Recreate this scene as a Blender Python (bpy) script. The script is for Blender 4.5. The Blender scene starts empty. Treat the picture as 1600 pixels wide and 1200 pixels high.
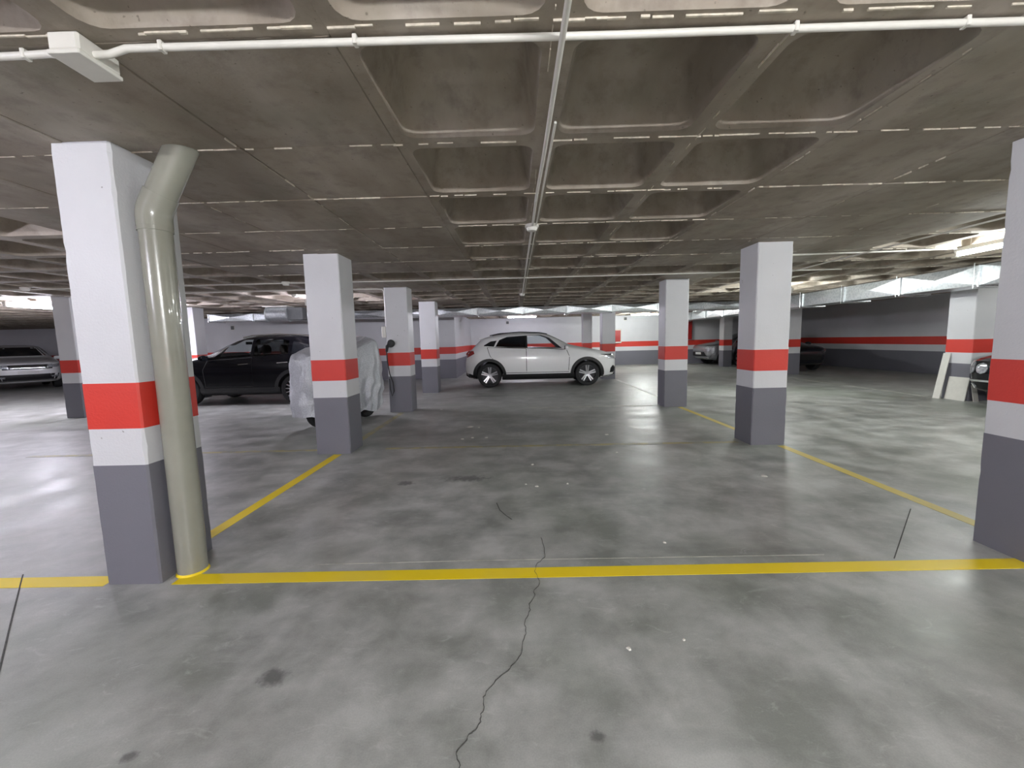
import bpy, bmesh, math, random
import numpy as np
from mathutils import Vector, Matrix, noise as mnoise

random.seed(7)
S = bpy.context.scene
C = S.collection
PI = math.pi

# ------------------------------------------------------------------ camera
CAM_H = 1.38
F_PX, PITCH, YAW, ROLL = 643.14, 0.10501, -0.01153, 0.02406
cp, sp, cy, sy = math.cos(PITCH), math.sin(PITCH), math.cos(YAW), math.sin(YAW)
fw = Vector((sy*cp, cy*cp, -sp)); rt = Vector((cy, -sy, 0)); up = rt.cross(fw)
c_, s_ = math.cos(ROLL), math.sin(ROLL)
rt2 = c_*rt - s_*up; up2 = s_*rt + c_*up
cam = bpy.data.cameras.new('camera'); cam_o = bpy.data.objects.new('camera', cam); C.objects.link(cam_o)
cam.sensor_fit = 'HORIZONTAL'; cam.sensor_width = 36.0; cam.lens = F_PX/1600*36.0
cam.clip_start = 0.05; cam.clip_end = 200
M = Matrix.Identity(4)
for i in range(3):
    M[i][0], M[i][1], M[i][2] = rt2[i], up2[i], -fw[i]
M[2][3] = CAM_H
cam_o.matrix_world = M
S.camera = cam_o

# ------------------------------------------------------------------ world, exposure
w = bpy.data.worlds.new('world'); S.world = w; w.use_nodes = True
bg = w.node_tree.nodes['Background']; bg.inputs[0].default_value = (0.6, 0.62, 0.7, 1); bg.inputs[1].default_value = 0.02
S.view_settings.view_transform = 'Standard'; S.view_settings.look = 'None'
S.view_settings.gamma = 1.0; S.view_settings.use_curve_mapping = False
S.view_settings.exposure = 0.60
LAMP = 270.0          # radiance of the fluorescent tubes
VIOLET = (0.88, 0.86, 1.0); GREENISH = (0.95, 1.0, 0.975); NEUTRAL = (0.97, 0.98, 1.0)

# the lamps of the garage, plus unseen tubes added for side light: (x, y, z, along, colour, strength, label)
LAMPS = [
    (-10.42, 9.05, 2.35, 'y', VIOLET, 1.0, 'lit fluorescent tube under the ceiling above the white car at far left'),
    (0.28, 17.5, 2.36, 'x', VIOLET, 0.7, 'lit fluorescent tube in front of the back wall above the white parked car'),
    (5.70, 18.4, 2.385, 'x', GREENISH, 1.0, 'lit fluorescent tube near the back wall left of the far right pillar row'),
    (5.98, 5.15, 2.39, 'y', GREENISH, 0.5, 'lit fluorescent tube under the coffers beside the long silver duct'),
    (-4.3, -0.9, 2.27, 'x', VIOLET, 1.05, 'fluorescent tube over the driving lane behind the viewer, left end'),
    (0.9, -2.9, 2.27, 'x', NEUTRAL, 2.9, 'fluorescent tube over the driving lane behind the viewer, middle'),
    (7.2, -0.6, 2.27, 'x', GREENISH, 1.15, 'fluorescent tube over the driving lane behind the viewer, right end'),
    (-9.4, 1.6, 2.27, 'y', VIOLET, 0.35, 'fluorescent tube left of the nearest pillar, outside the view'),
    (-8.85, 10.0, 2.27, 'y', VIOLET, 0.8, 'fluorescent tube hidden behind the nearest left pillar, above the black SUV'),
    (-4.5, 9.6, 2.27, 'y', VIOLET, 0.6, 'fluorescent tube hidden behind the second left pillar'),
    (5.9, 9.6, 2.27, 'y', GREENISH, 0.7, 'fluorescent tube hidden behind the second right pillar'),
    (7.6, 2.2, 2.27, 'y', GREENISH, 0.45, 'added fluorescent tube right of the right edge pillar, unseen fill light'),  # added out of frame to light the bays from the right
    (11.0, 7.6, 2.27, 'y', GREENISH, 0.5, 'added fluorescent tube over the black saloon, unseen fill light'),  # unseen tube, added as side light from the far right
    (-5.6, 3.0, 2.27, 'y', VIOLET, 0.3, 'added fluorescent tube over the bays left of the drain pipe, unseen fill light'),  # unseen tube, added to brighten the bays from the left
    (-13.2, 9.5, 2.27, 'y', VIOLET, 0.8, 'added fluorescent tube over the bays at far left, unseen fill light'),  # added unseen tube, side light from the far left
    (-17.5, 7.0, 2.27, 'y', VIOLET, 1.0, 'fluorescent tube at the far left end of the garage'),
]

H = 2.483            # underside of the ribs
X_RIGHT, Y_BACK, Y_CORE, Y_NEAR, X_LEFT, X_CORE = 13.3, 21.3, 15.7, -6.5, -27.0, -2.3
Z_GREY, Z_WHITE, Z_RED = 0.722, 0.935, 1.195

# ------------------------------------------------------------------ helpers
def link(o, parent=None):
    C.objects.link(o)
    if parent is not None: o.parent = parent
    return o

def tag(o, label=None, cat=None, group=None, kind=None):
    if label: o['label'] = label
    if cat: o['category'] = cat
    if group: o['group'] = group
    if kind: o['kind'] = kind
    return o

def empty(name, loc=(0, 0, 0), rz=0.0):
    o = bpy.data.objects.new(name, None); o.empty_display_size = 0.2
    o.location = loc; o.rotation_euler = (0, 0, rz)
    return link(o)

class MB:
    """collects faces; build() links them as ONE mesh object"""
    def __init__(s): s.v = []; s.f = []; s.mi = []
    def face(s, idx, m=0): s.f.append(tuple(idx)); s.mi.append(m)
    def add(s, vs, fs, m=0):
        b = len(s.v); s.v += [tuple(p) for p in vs]
        for f in fs: s.face([b+i for i in f], m)
        return b
    def box(s, x0, x1, y0, y1, z0, z1, m=0):
        s.add([(x0,y0,z0),(x1,y0,z0),(x1,y1,z0),(x0,y1,z0),(x0,y0,z1),(x1,y0,z1),(x1,y1,z1),(x0,y1,z1)],
              [(0,3,2,1),(4,5,6,7),(0,1,5,4),(1,2,6,5),(2,3,7,6),(3,0,4,7)], m)
    def bevbox(s, x0, x1, y0, y1, z0, z1, b=0.01, m=0):
        # chamfered vertical edges and chamfered top / bottom rims
        def ring(o, z):
            return [(x0+b+o*0,y0+o,z),(x1-b,y0+o,z),(x1-o,y0+b,z),(x1-o,y1-b,z),(x1-b,y1-o,z),(x0+b,y1-o,z),(x0+o,y1-b,z),(x0+o,y0+b,z)]
        rs = [ring(b*0.7, z0), ring(0, z0+b*0.7), ring(0, z1-b*0.7), ring(b*0.7, z1)]
        base = s.add(sum(rs, []), [])
        for k in range(3):
            for i in range(8):
                j = (i+1) % 8
                s.face([base+k*8+i, base+k*8+j, base+(k+1)*8+j, base+(k+1)*8+i], m)
        s.face([base+i for i in range(7, -1, -1)], m); s.face([base+24+i for i in range(8)], m)
    def lathe(s, prof, n=24, axis='z', c=(0,0,0), m=0, closed=False):
        base = len(s.v)
        for (r, h) in prof:
            for k in range(n):
                a = 2*PI*k/n; p, q = r*math.cos(a), r*math.sin(a)
                if axis == 'z': s.v.append((c[0]+p, c[1]+q, c[2]+h))
                elif axis == 'y': s.v.append((c[0]+p, c[1]+h, c[2]+q))
                else: s.v.append((c[0]+h, c[1]+p, c[2]+q))
        L = len(prof)
        for i in range(L if closed else L-1):
            i2 = (i+1) % L
            for k in range(n):
                k2 = (k+1) % n
                s.face([base+i*n+k, base+i*n+k2, base+i2*n+k2, base+i2*n+k], m)
        if not closed:
            if prof[0][0] > 1e-6: s.face([base+k for k in range(n-1, -1, -1)], m)
            if prof[-1][0] > 1e-6: s.face([base+(L-1)*n+k for k in range(n)], m)
    def tube(s, pts, r, n=10, m=0, cap=True):
        pts = [Vector(p) for p in pts]; base = len(s.v); L = len(pts)
        t0 = (pts[1]-pts[0]).normalized()
        ref = Vector((0,0,1)) if abs(t0.z) < 0.9 else Vector((1,0,0))
        nrm = (ref - t0*ref.dot(t0)).normalized()
        for i in range(L):
            if i == 0: t = pts[1]-pts[0]
            elif i == L-1: t = pts[-1]-pts[-2]
            else: t = (pts[i+1]-pts[i]).normalized() + (pts[i]-pts[i-1]).normalized()
            t.normalize(); nrm = (nrm - t*nrm.dot(t)).normalized(); b = t.cross(nrm)
            rr = r[i] if isinstance(r, (list, tuple)) else r
            for k in range(n):
                a = 2*PI*k/n; s.v.append(tuple(pts[i] + nrm*(rr*math.cos(a)) + b*(rr*math.sin(a))))
        for i in range(L-1):
            for k in range(n):
                k2 = (k+1) % n
                s.face([base+i*n+k, base+i*n+k2, base+(i+1)*n+k2, base+(i+1)*n+k], m)
        if cap:
            s.face([base+k for k in range(n-1,-1,-1)], m); s.face([base+(L-1)*n+k for k in range(n)], m)
    def mesh(s, name, mats, smooth=None):
        me = bpy.data.meshes.new(name); me.from_pydata(s.v, [], s.f)
        for mt in (mats if isinstance(mats, (list, tuple)) else [mats]): me.materials.append(mt)
        if any(s.mi): me.polygons.foreach_set('material_index', s.mi)
        bm = bmesh.new(); bm.from_mesh(me); bmesh.ops.recalc_face_normals(bm, faces=bm.faces); bm.to_mesh(me); bm.free()
        if smooth is not None:
            me.polygons.foreach_set('use_smooth', [True]*len(me.polygons))
            me.set_sharp_from_angle(angle=math.radians(smooth))
        me.update(); return me
    def build(s, name, mats, parent=None, smooth=None):
        return link(bpy.data.objects.new(name, s.mesh(name, mats, smooth)), parent)

# ------------------------------------------------------------------ materials
def srgb(r, g, b):
    f = lambda c: (c/255/12.92) if c/255 <= 0.04045 else ((c/255+0.055)/1.055)**2.4
    return (f(r), f(g), f(b), 1)

class NT:
    def __init__(s, name):
        s.m = bpy.data.materials.new(name); s.m.use_nodes = True; s.t = s.m.node_tree
        s.b = s.t.nodes['Principled BSDF']; s.out = s.t.nodes['Material Output']
    def n(s, kind, **kw):
        o = s.t.nodes.new(kind)
        for k, v in kw.items(): setattr(o, k, v)
        return o
    def l(s, a, b): s.t.links.new(a, b)
    def pos(s):
        return s.n('ShaderNodeNewGeometry').outputs['Position']
    def noise(s, vec, scale, detail=4, rough=0.55, stretch=None, dist=0.0):
        if stretch:
            mp = s.n('ShaderNodeMapping'); mp.inputs['Scale'].default_value = stretch; s.l(vec, mp.inputs[0]); vec = mp.outputs[0]
        o = s.n('ShaderNodeTexNoise'); o.inputs['Scale'].default_value = scale; o.inputs['Detail'].default_value = detail
        o.inputs['Roughness'].default_value = rough; o.inputs['Distortion'].default_value = dist
        s.l(vec, o.inputs['Vector']); return o.outputs['Fac']
    def ramp(s, fac, stops):
        o = s.n('ShaderNodeValToRGB'); e = o.color_ramp.elements
        while len(e) < len(stops): e.new(0.5)
        for el, (p, c) in zip(e, stops):
            el.position = p; el.color = c if len(c) == 4 else (*c, 1)
        s.l(fac, o.inputs[0]); return o.outputs[0]
    def mix(s, fac, a, b, mode='MIX'):
        o = s.n('ShaderNodeMix', data_type='RGBA', blend_type=mode)
        if isinstance(fac, float): o.inputs[0].default_value = fac
        else: s.l(fac, o.inputs[0])
        for i, v in ((6, a), (7, b)):
            if isinstance(v, (tuple, list)): o.inputs[i].default_value = v if len(v) == 4 else (*v, 1)
            else: s.l(v, o.inputs[i])
        return o.outputs[2]
    def maprange(s, v, a, b, c, d):
        o = s.n('ShaderNodeMapRange'); s.l(v, o.inputs[0])
        for i, x in enumerate((a, b, c, d)): o.inputs[i+1].default_value = x
        return o.outputs[0]
    def bump(s, h, strength=0.2, dist=0.01):
        o = s.n('ShaderNodeBump'); o.inputs['Strength'].default_value = strength; o.inputs['Distance'].default_value = dist
        s.l(h, o.inputs['Height']); s.l(o.outputs[0], s.b.inputs['Normal'])

def plain(name, col, rough=0.5, metal=0.0, var=0.08, scale=14.0, bump=0.0, coat=0.0, emit=None, es=0.0, spec=None):
    t = NT(name); p = t.pos()
    nz = t.noise(p, scale, 3)
    c = col if len(col) == 4 else (*col, 1)
    lo = tuple(max(0, x*(1-var)) for x in c[:3]); hi = tuple(min(1, x*(1+var)) for x in c[:3])
    t.l(t.ramp(nz, [(0.3, lo), (0.7, hi)]), t.b.inputs['Base Color'])
    t.b.inputs['Roughness'].default_value = rough; t.b.inputs['Metallic'].default_value = metal
    t.b.inputs['Coat Weight'].default_value = coat
    if spec is not None: t.b.inputs['Specular IOR Level'].default_value = spec
    if bump: t.bump(t.noise(p, scale*8, 3), bump, 0.004)
    if emit: t.b.inputs['Emission Color'].default_value = (*emit, 1); t.b.inputs['Emission Strength'].default_value = es
    return t.m

def floor_mat():
    t = NT('concrete_floor'); p = t.pos()
    a = t.noise(p, 0.75, 5, 0.6, dist=0.3); b = t.noise(p, 2.6, 6, 0.6, dist=0.15); f = t.noise(p, 160, 2, 0.5)
    col = t.ramp(a, [(0.34, srgb(136,139,133)), (0.5, srgb(164,165,161)), (0.66, srgb(182,184,180))])
    col2 = t.ramp(b, [(0.36, srgb(119,123,116)), (0.5, srgb(168,169,165)), (0.64, srgb(204,205,202))])
    col = t.mix(0.55, col, col2)
    # greenish damp patches and dark tyre dirt
    g = t.noise(p, 0.45, 3, 0.5); col = t.mix(t.maprange(g, 0.5, 0.68, 0, 0.45), col, srgb(136,146,129))
    d = t.noise(p, 1.7, 4, 0.6, stretch=(0.35, 1.3, 1)); col = t.mix(t.maprange(d, 0.56, 0.74, 0, 0.5), col, srgb(104,105,103))
    # pale scratches
    s2 = t.noise(p, 6, 5, 0.7, stretch=(1, 2.2, 1), dist=1.2); col = t.mix(t.maprange(s2, 0.58, 0.70, 0, 0.25), col, srgb(218,220,217))
    # oil stains at given places
    wob = t.noise(p, 16, 4, 0.7)
    for (x, y, rx, ry) in ((-1.05, 1.58, 0.07, 0.055), (-0.52, 4.05, 0.24, 0.10), (-1.12, 3.95, 0.1, 0.07), (-1.35, 1.25, 0.03, 0.02), (0.25, 1.3, 0.03, 0.025), (-0.75, 10.3, 0.9, 0.2), (0.1, 6.3, 0.7, 0.35)):
        mp = t.n('ShaderNodeMapping', vector_type='POINT'); mp.inputs['Location'].default_value = (-x/rx, -y/ry, 0); mp.inputs['Scale'].default_value = (1/rx, 1/ry, 0)
        t.l(p, mp.inputs[0]); ln = t.n('ShaderNodeVectorMath', operation='LENGTH'); t.l(mp.outputs[0], ln.inputs[0])
        ad = t.n('ShaderNodeMath', operation='MULTIPLY_ADD'); t.l(wob, ad.inputs[0]); ad.inputs[1].default_value = 2.4; t.l(ln.outputs['Value'], ad.inputs[2])
        col = t.mix(t.maprange(ad.outputs[0], 1.6, 2.3, 0.75 if rx < 0.5 else 0.35, 0), col, srgb(87,87,86))
    fine = t.ramp(f, [(0.3, (0.88,)*3), (0.7, (1.0,)*3)])
    col = t.mix(1.0, col, fine, 'MULTIPLY')
    t.l(col, t.b.inputs['Base Color'])
    t.l(t.maprange(b, 0.3, 0.7, 0.30, 0.52), t.b.inputs['Roughness'])
    t.bump(t.noise(p, 9, 5, 0.6), 0.12, 0.01)
    return t.m

def ceiling_mat():
    t = NT('raw_concrete_ceiling'); p = t.pos()
    a = t.noise(p, 1.6, 5, 0.6, stretch=(1.3, 0.45, 1)); b = t.noise(p, 7, 5, 0.65); f = t.noise(p, 60, 3)
    col = t.ramp(a, [(0.3, srgb(143,131,118)), (0.5, srgb(162,151,137)), (0.7, srgb(181,171,160))])
    col = t.mix(t.maprange(b, 0.5, 0.72, 0, 0.45), col, srgb(105,93,84))
    g = t.noise(p, 2.2, 3); col = t.mix(t.maprange(g, 0.55, 0.75, 0, 0.4), col, srgb(124,125,107))
    pit = t.noise(p, 55, 2, 0.4); col = t.mix(t.maprange(pit, 0.71, 0.78, 0, 0.5), col, srgb(65,57,49))
    oi = t.n('ShaderNodeObjectInfo'); col = t.mix(1.0, col, t.ramp(oi.outputs['Random'], [(0, (0.86,)*3), (1, (1.0,)*3)]), 'MULTIPLY')
    t.l(col, t.b.inputs['Base Color']); t.b.inputs['Roughness'].default_value = 0.72
    t.bump(f, 0.15, 0.006)
    return t.m

def paint_mat(name, col, wear=None, chips=True, rough=0.45):
    """wall paint with orange-peel relief and a few chips"""
    t = NT(name); p = t.pos()
    c = t.ramp(t.noise(p, 2.5, 4), [(0.3, tuple(x*0.94 for x in col[:3])), (0.7, col[:3])])
    if chips: c = t.mix(t.maprange(t.noise(p, 22, 3, 0.5), 0.74, 0.765, 0, 0.7), c, srgb(120,115,110))
    t.l(c, t.b.inputs['Base Color']); t.b.inputs['Roughness'].default_value = rough
    t.bump(t.noise(p, 75, 3), 0.22, 0.006)
    return t.m

def line_mat(name, col, wear):
    t = NT(name); p = t.pos()
    n1 = t.noise(p, 5, 6, 0.7)
    c = t.mix(t.maprange(n1, wear, wear+0.12, 0, 0.9), col, srgb(150,150,140))
    c = t.mix(t.maprange(t.noise(p, 1.6, 3), 0.5, 0.7, 0, 0.15), c, srgb(228,214,150))
    t.l(c, t.b.inputs['Base Color']); t.b.inputs['Roughness'].default_value = 0.5
    return t.m

def glass_mat(name, tint, fac):
    t = NT(name)
    tr = t.n('ShaderNodeBsdfTransparent'); tr.inputs[0].default_value = (*tint, 1)
    gl = t.n('ShaderNodeBsdfGlossy'); gl.inputs['Roughness'].default_value = 0.03; gl.inputs[0].default_value = (0.9, 0.95, 1, 1)
    lw = t.n('ShaderNodeLayerWeight'); lw.inputs[0].default_value = 0.5
    fr = t.n('ShaderNodeMath', operation='POWER'); t.l(lw.outputs['Facing'], fr.inputs[0]); fr.inputs[1].default_value = 4.0
    ad = t.n('ShaderNodeMath', operation='MULTIPLY_ADD'); t.l(fr.outputs[0], ad.inputs[0]); ad.inputs[1].default_value = 0.5; ad.inputs[2].default_value = fac
    mx = t.n('ShaderNodeMixShader'); t.l(ad.outputs[0], mx.inputs[0]); t.l(tr.outputs[0], mx.inputs[1]); t.l(gl.outputs[0], mx.inputs[2])
    t.l(mx.outputs[0], t.out.inputs[0])
    return t.m

M_FLOOR = floor_mat(); M_CEIL = ceiling_mat()
M_FIN = plain('pale_cement_fin', srgb(205,196,180), 0.7, var=0.25, scale=30)
M_WHITE = paint_mat('white_wall_paint', srgb(216,216,219)); M_RED = paint_mat('red_wall_paint', srgb(214,60,48))
M_GREY = paint_mat('grey_wall_paint', srgb(118,117,126))
M_YEL = line_mat('yellow_line_paint', srgb(244,214,20), 0.66)
M_YEL2 = line_mat('pale_yellow_line_paint', srgb(205,185,90), 0.60)
M_YEL3 = line_mat('faded_yellow_line_paint', srgb(176,168,122), 0.46)
M_WLINE = line_mat('white_line_paint', srgb(225,225,222), 0.60)
M_WLINE2 = line_mat('faded_white_line_paint', srgb(190,190,182), 0.48)
M_CRACK = plain('crack_dark', srgb(82,82,79), 0.9, var=0.3, scale=60)
M_PVC = plain('white_plastic', srgb(225,222,214), 0.4, var=0.04)
M_PIPE = plain('drain_pipe_grey', srgb(146,145,133), 0.24, var=0.06, scale=5, coat=0.4)
M_GALV = NT('galvanised_steel')
_p = M_GALV.pos(); _v = M_GALV.n('ShaderNodeTexVoronoi'); _v.inputs['Scale'].default_value = 22; M_GALV.l(_p, _v.inputs['Vector'])
M_GALV.l(M_GALV.ramp(_v.outputs['Distance'], [(0.0, srgb(190,196,200)), (0.7, srgb(222,226,228))]), M_GALV.b.inputs['Base Color'])
M_GALV.b.inputs['Metallic'].default_value = 0.75; M_GALV.b.inputs['Roughness'].default_value = 0.30; M_GALV = M_GALV.m
M_BLACK = plain('black_plastic', (0.012, 0.012, 0.013), 0.5, var=0.2)
M_TYRE = plain('tyre_rubber', (0.014, 0.014, 0.015), 0.75, var=0.2)
M_RIM = plain('machined_alloy', (0.5, 0.5, 0.52), 0.28, metal=0.9, var=0.05)
M_RIMD = plain('dark_alloy', (0.03, 0.03, 0.033), 0.4, metal=0.5)
M_CHROME = plain('chrome_trim', (0.85, 0.86, 0.88), 0.12, metal=1.0, var=0.02)
M_CARW = plain('white_car_paint', srgb(242,242,242), 0.3, var=0.01, coat=0.7)
M_CARB = plain('black_car_paint', (0.004, 0.004, 0.006), 0.22, var=0.05, coat=0.25, spec=0.25)
M_CARS = plain('silver_car_paint', (0.28, 0.28, 0.30), 0.32, metal=0.6, var=0.03, coat=0.8)
M_CARD = plain('dark_blue_car_paint', (0.008, 0.009, 0.015), 0.3, var=0.05, coat=0.8)
M_GLASSO = plain('dark_windscreen_glass', (0.012, 0.014, 0.018), 0.06, var=0.1, coat=1.0)
M_GLASS = glass_mat('side_window_glass', (0.80, 0.84, 0.84), 0.02)
M_GLASSD = glass_mat('tinted_window_glass', (0.10, 0.11, 0.12), 0.06)
M_LENS = plain('clear_headlight_lens', (0.55, 0.57, 0.6), 0.1, metal=0.4, var=0.5, scale=26, coat=1.0)
M_TAIL = plain('red_tail_lens', (0.30, 0.02, 0.02), 0.15, var=0.1, coat=1.0)
M_PLATE = plain('number_plate', srgb(225,225,222), 0.4, var=0.03)
M_COVER = NT('silver_cover_fabric')
_p = M_COVER.pos()
M_COVER.l(M_COVER.ramp(M_COVER.noise(_p, 60, 4), [(0.3, srgb(180,182,188)), (0.7, srgb(214,216,222))]), M_COVER.b.inputs['Base Color'])
M_COVER.b.inputs['Metallic'].default_value = 0.35; M_COVER.b.inputs['Roughness'].default_value = 0.42
M_COVER.bump(M_COVER.noise(_p, 24, 4, 0.65, dist=1.5), 0.55, 0.02); M_COVER = M_COVER.m
M_BOARD = plain('white_melamine_board', srgb(222,220,212), 0.45, var=0.04)
M_REDC = plain('red_cabinet', srgb(170,36,34), 0.35, var=0.06)
M_SIGN = plain('dark_grey_sign', srgb(96,98,98), 0.5)
_tubes = {}
def tube_mat(col, st):
    k = (col, st)
    if k not in _tubes:
        t = NT('lit_tube_glass'); t.b.inputs['Base Color'].default_value = (0.9, 0.9, 0.9, 1)
        t.b.inputs['Emission Color'].default_value = (*col, 1); t.b.inputs['Emission Strength'].default_value = LAMP*st
        _tubes[k] = t.m
    return _tubes[k]

# ------------------------------------------------------------------ floor
mb = MB(); mb.box(X_LEFT-0.3, X_RIGHT+0.3, Y_NEAR-0.3, Y_BACK+0.3, -0.2, 0)
floor = mb.build('floor', M_FLOOR); tag(floor, 'stained grey concrete garage floor', kind='structure')

def strip(name, pts, width, mat, label=None, z=0.0015):
    """thin painted strip / crack along a polyline on the floor"""
    mb = MB(); P = [Vector((x, y, 0)) for x, y in pts]; n = len(P); L = []; Rr = []
    for i in range(n):
        t = (P[min(i+1, n-1)]-P[max(i-1, 0)]).normalized(); nn = Vector((-t.y, t.x, 0))
        wd = width(i) if callable(width) else width
        L.append(P[i]+nn*wd/2); Rr.append(P[i]-nn*wd/2)
    for i in range(n-1):
        mb.add([(L[i].x,L[i].y,z),(L[i+1].x,L[i+1].y,z),(Rr[i+1].x,Rr[i+1].y,z),(Rr[i].x,Rr[i].y,z),
                (L[i].x,L[i].y,0),(L[i+1].x,L[i+1].y,0),(Rr[i+1].x,Rr[i+1].y,0),(Rr[i].x,Rr[i].y,0)],
               [(0,1,2,3),(0,4,5,1),(3,2,6,7)])
    o = mb.build(name, mat, floor)
    if label: o['label'] = label
    return o

strip('parking_line', [(-2.06, 2.32), (3.6, 2.335)], 0.105, M_YEL, 'bright yellow front line of the empty bay', 0.002)
strip('parking_line', [(-12, 2.30), (-2.46, 2.315)], 0.105, M_YEL, 'yellow line left of the nearest pillar', 0.002)
strip('parking_line', [(3.6, 2.335), (12, 2.36)], 0.105, M_YEL, 'yellow line right of the near right pillar', 0.002)
strip('parking_line', [(-2.30, 2.74), (-2.28, 5.06)], 0.10, M_YEL, 'yellow line from the drain pipe to the second pillar')
strip('parking_line', [(3.255, 2.78), (3.27, 5.04)], 0.10, M_YEL2, 'pale yellow side line on the right of the empty bay')
strip('parking_line', [(3.22, 5.55), (3.2, 8.05)], 0.09, M_YEL2, 'pale yellow line between the two right pillars')
strip('parking_line', [(3.3, 8.6), (3.34, 13.7)], 0.10, M_WLINE, 'white line behind the right middle pillar')
strip('parking_line', [(-2.28, 5.6), (-2.3, 8.1)], 0.10, M_YEL3, 'worn yellow line beside the covered scooter')
strip('parking_line', [(-1.75, 5.31), (2.85, 5.27)], 0.085, M_YEL3, 'faded line between the second pair of pillars')
strip('parking_line', [(-6.5, 5.28), (-2.6, 5.3)], 0.085, M_YEL3, 'faded line left of the second pillar')
strip('parking_line', [(0.2, 8.37), (2.86, 8.3)], 0.08, M_WLINE2, 'faded whitish line in front of the white car')
strip('parking_line', [(8.66, 8.6), (8.66, 13.5)], 0.08, M_WLINE2, 'faded line along the right pillar row')
strip('scratch_line', [(-1.3, 2.46), (-0.2, 2.475), (1.9, 2.47)], 0.005, M_WLINE2, 'thin chalk line behind the yellow front line')

def unproj(px, py):
    d = fw + rt2*((px-800)/F_PX) + up2*((600-py)/F_PX); t = -CAM_H/d.z
    return (d.x*t, d.y*t)
crk = [(776,786),(781,797),(790,805),(800,812)]
strip('floor_crack', [unproj(*q) for q in crk], lambda i: 0.006, M_CRACK)
crk = [(846,840),(849,852),(853,868),(846,876),(838,881),(836,893),(840,903),(844,912),(835,922),(835,932),(826,944),(828,953),(823,964),(820,976),(822,990),(817,1003),(815,1020),(808,1030),(803,1037),(793,1048),(780,1058),(766,1074),(758,1084),(755,1092),(757,1105),(752,1116),(751,1128),(742,1141),(733,1148),(728,1160),(715,1172),(713,1182),(718,1196),(715,1215)]
rc = random.Random(3)
pts = []
for i in range(len(crk)-1):
    for k in range(3):
        u = k/3; q = (crk[i][0]*(1-u)+crk[i+1][0]*u + rc.uniform(-1.3,1.3), crk[i][1]*(1-u)+crk[i+1][1]*u); pts.append(unproj(*q))
strip('floor_crack', pts, lambda i: rc.uniform(0.0012, 0.0036), M_CRACK, 'long wandering crack across the floor', 0.0024)
strip('floor_crack', [unproj(*q) for q in ((1423,795),(1412,828),(1397,873))], 0.006, M_CRACK, 'straight saw cut in the bay')
strip('floor_crack', [unproj(*q) for q in ((36,898),(20,960),(-4,1060))], 0.006, M_CRACK, 'straight saw cut at the left', 0.0026)
# pale flakes lying on the floor of the bay
fl = [(735,667,14),(748,668,5),(723,686,6),(738,684,7),(760,684,7),(832,726,6),(948,679,6),(964,707,4),(887,756,4),(839,760,6),(822,757,4),(1038,848,6),(983,1014,9),(1193,744,9),(1068,1000,5),(690,640,6)]
for (px, py, sz) in fl:
    x, y = unproj(px, py); d = math.hypot(x, y); r = sz/2*d/F_PX
    mb = MB(); n = 7; rr = [r*random.uniform(0.6, 1.25) for _ in range(n)]
    top = [(x+rr[k]*0.7*math.cos(2*PI*k/n), y+rr[k]*0.7*math.sin(2*PI*k/n), 0.006) for k in range(n)]
    bot = [(x+rr[k]*math.cos(2*PI*k/n), y+rr[k]*math.sin(2*PI*k/n), 0.0) for k in range(n)]
    mb.add(top+bot, [tuple(range(n))]+[(k, n+k, n+(k+1)%n, (k+1)%n) for k in range(n)])
    mb.build('paint_flake', M_BOARD, floor)

# ------------------------------------------------------------------ walls
def wall(name, x0, x1, y0, y1, face, label):
    """box wall; face = list of sides ('-y','+x'...) that carry the painted bands"""
    mb = MB(); mb.box(x0, x1, y0, y1, 0, H+0.4); o = mb.build(name, M_WHITE); tag(o, label, kind='structure')
    e = 0.004
    X0, X1, Y0, Y1 = x0-(e if '-x' in face else 0), x1+(e if '+x' in face else 0), y0-(e if '-y' in face else 0), y1+(e if '+y' in face else 0)
    mb = MB(); mb.box(X0, X1, Y0, Y1, 0.0, Z_GREY); mb.build('grey_dado', M_GREY, o)
    mb = MB(); mb.box(X0, X1, Y0, Y1, Z_WHITE, Z_RED); mb.build('red_band', M_RED, o)
    return o
wall('wall_back', X_CORE, X_RIGHT, Y_BACK, Y_BACK+0.3, ['-y'], 'white back wall with red band and grey base behind the white car')
wall('wall_right', X_RIGHT, X_RIGHT+0.3, Y_NEAR, Y_BACK+0.3, ['-x'], 'shaded right wall with a long red band')
wall('wall_core', -14.2, X_CORE, Y_CORE, Y_BACK+0.3, ['-y', '+x', '-x'], 'white wall block with red band behind the black car')
wall('wall_back_left', X_LEFT, -14.2, 20.0, 20.3, ['-y'], 'dim wall with red band behind the white car at far left')
wall('wall_left', X_LEFT-0.3, X_LEFT, Y_NEAR, 20.3, ['+x'], 'far left end wall of the garage')
wall('wall_near', X_LEFT, X_RIGHT, Y_NEAR-0.3, Y_NEAR, ['+y'], 'wall behind the viewer')

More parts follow.
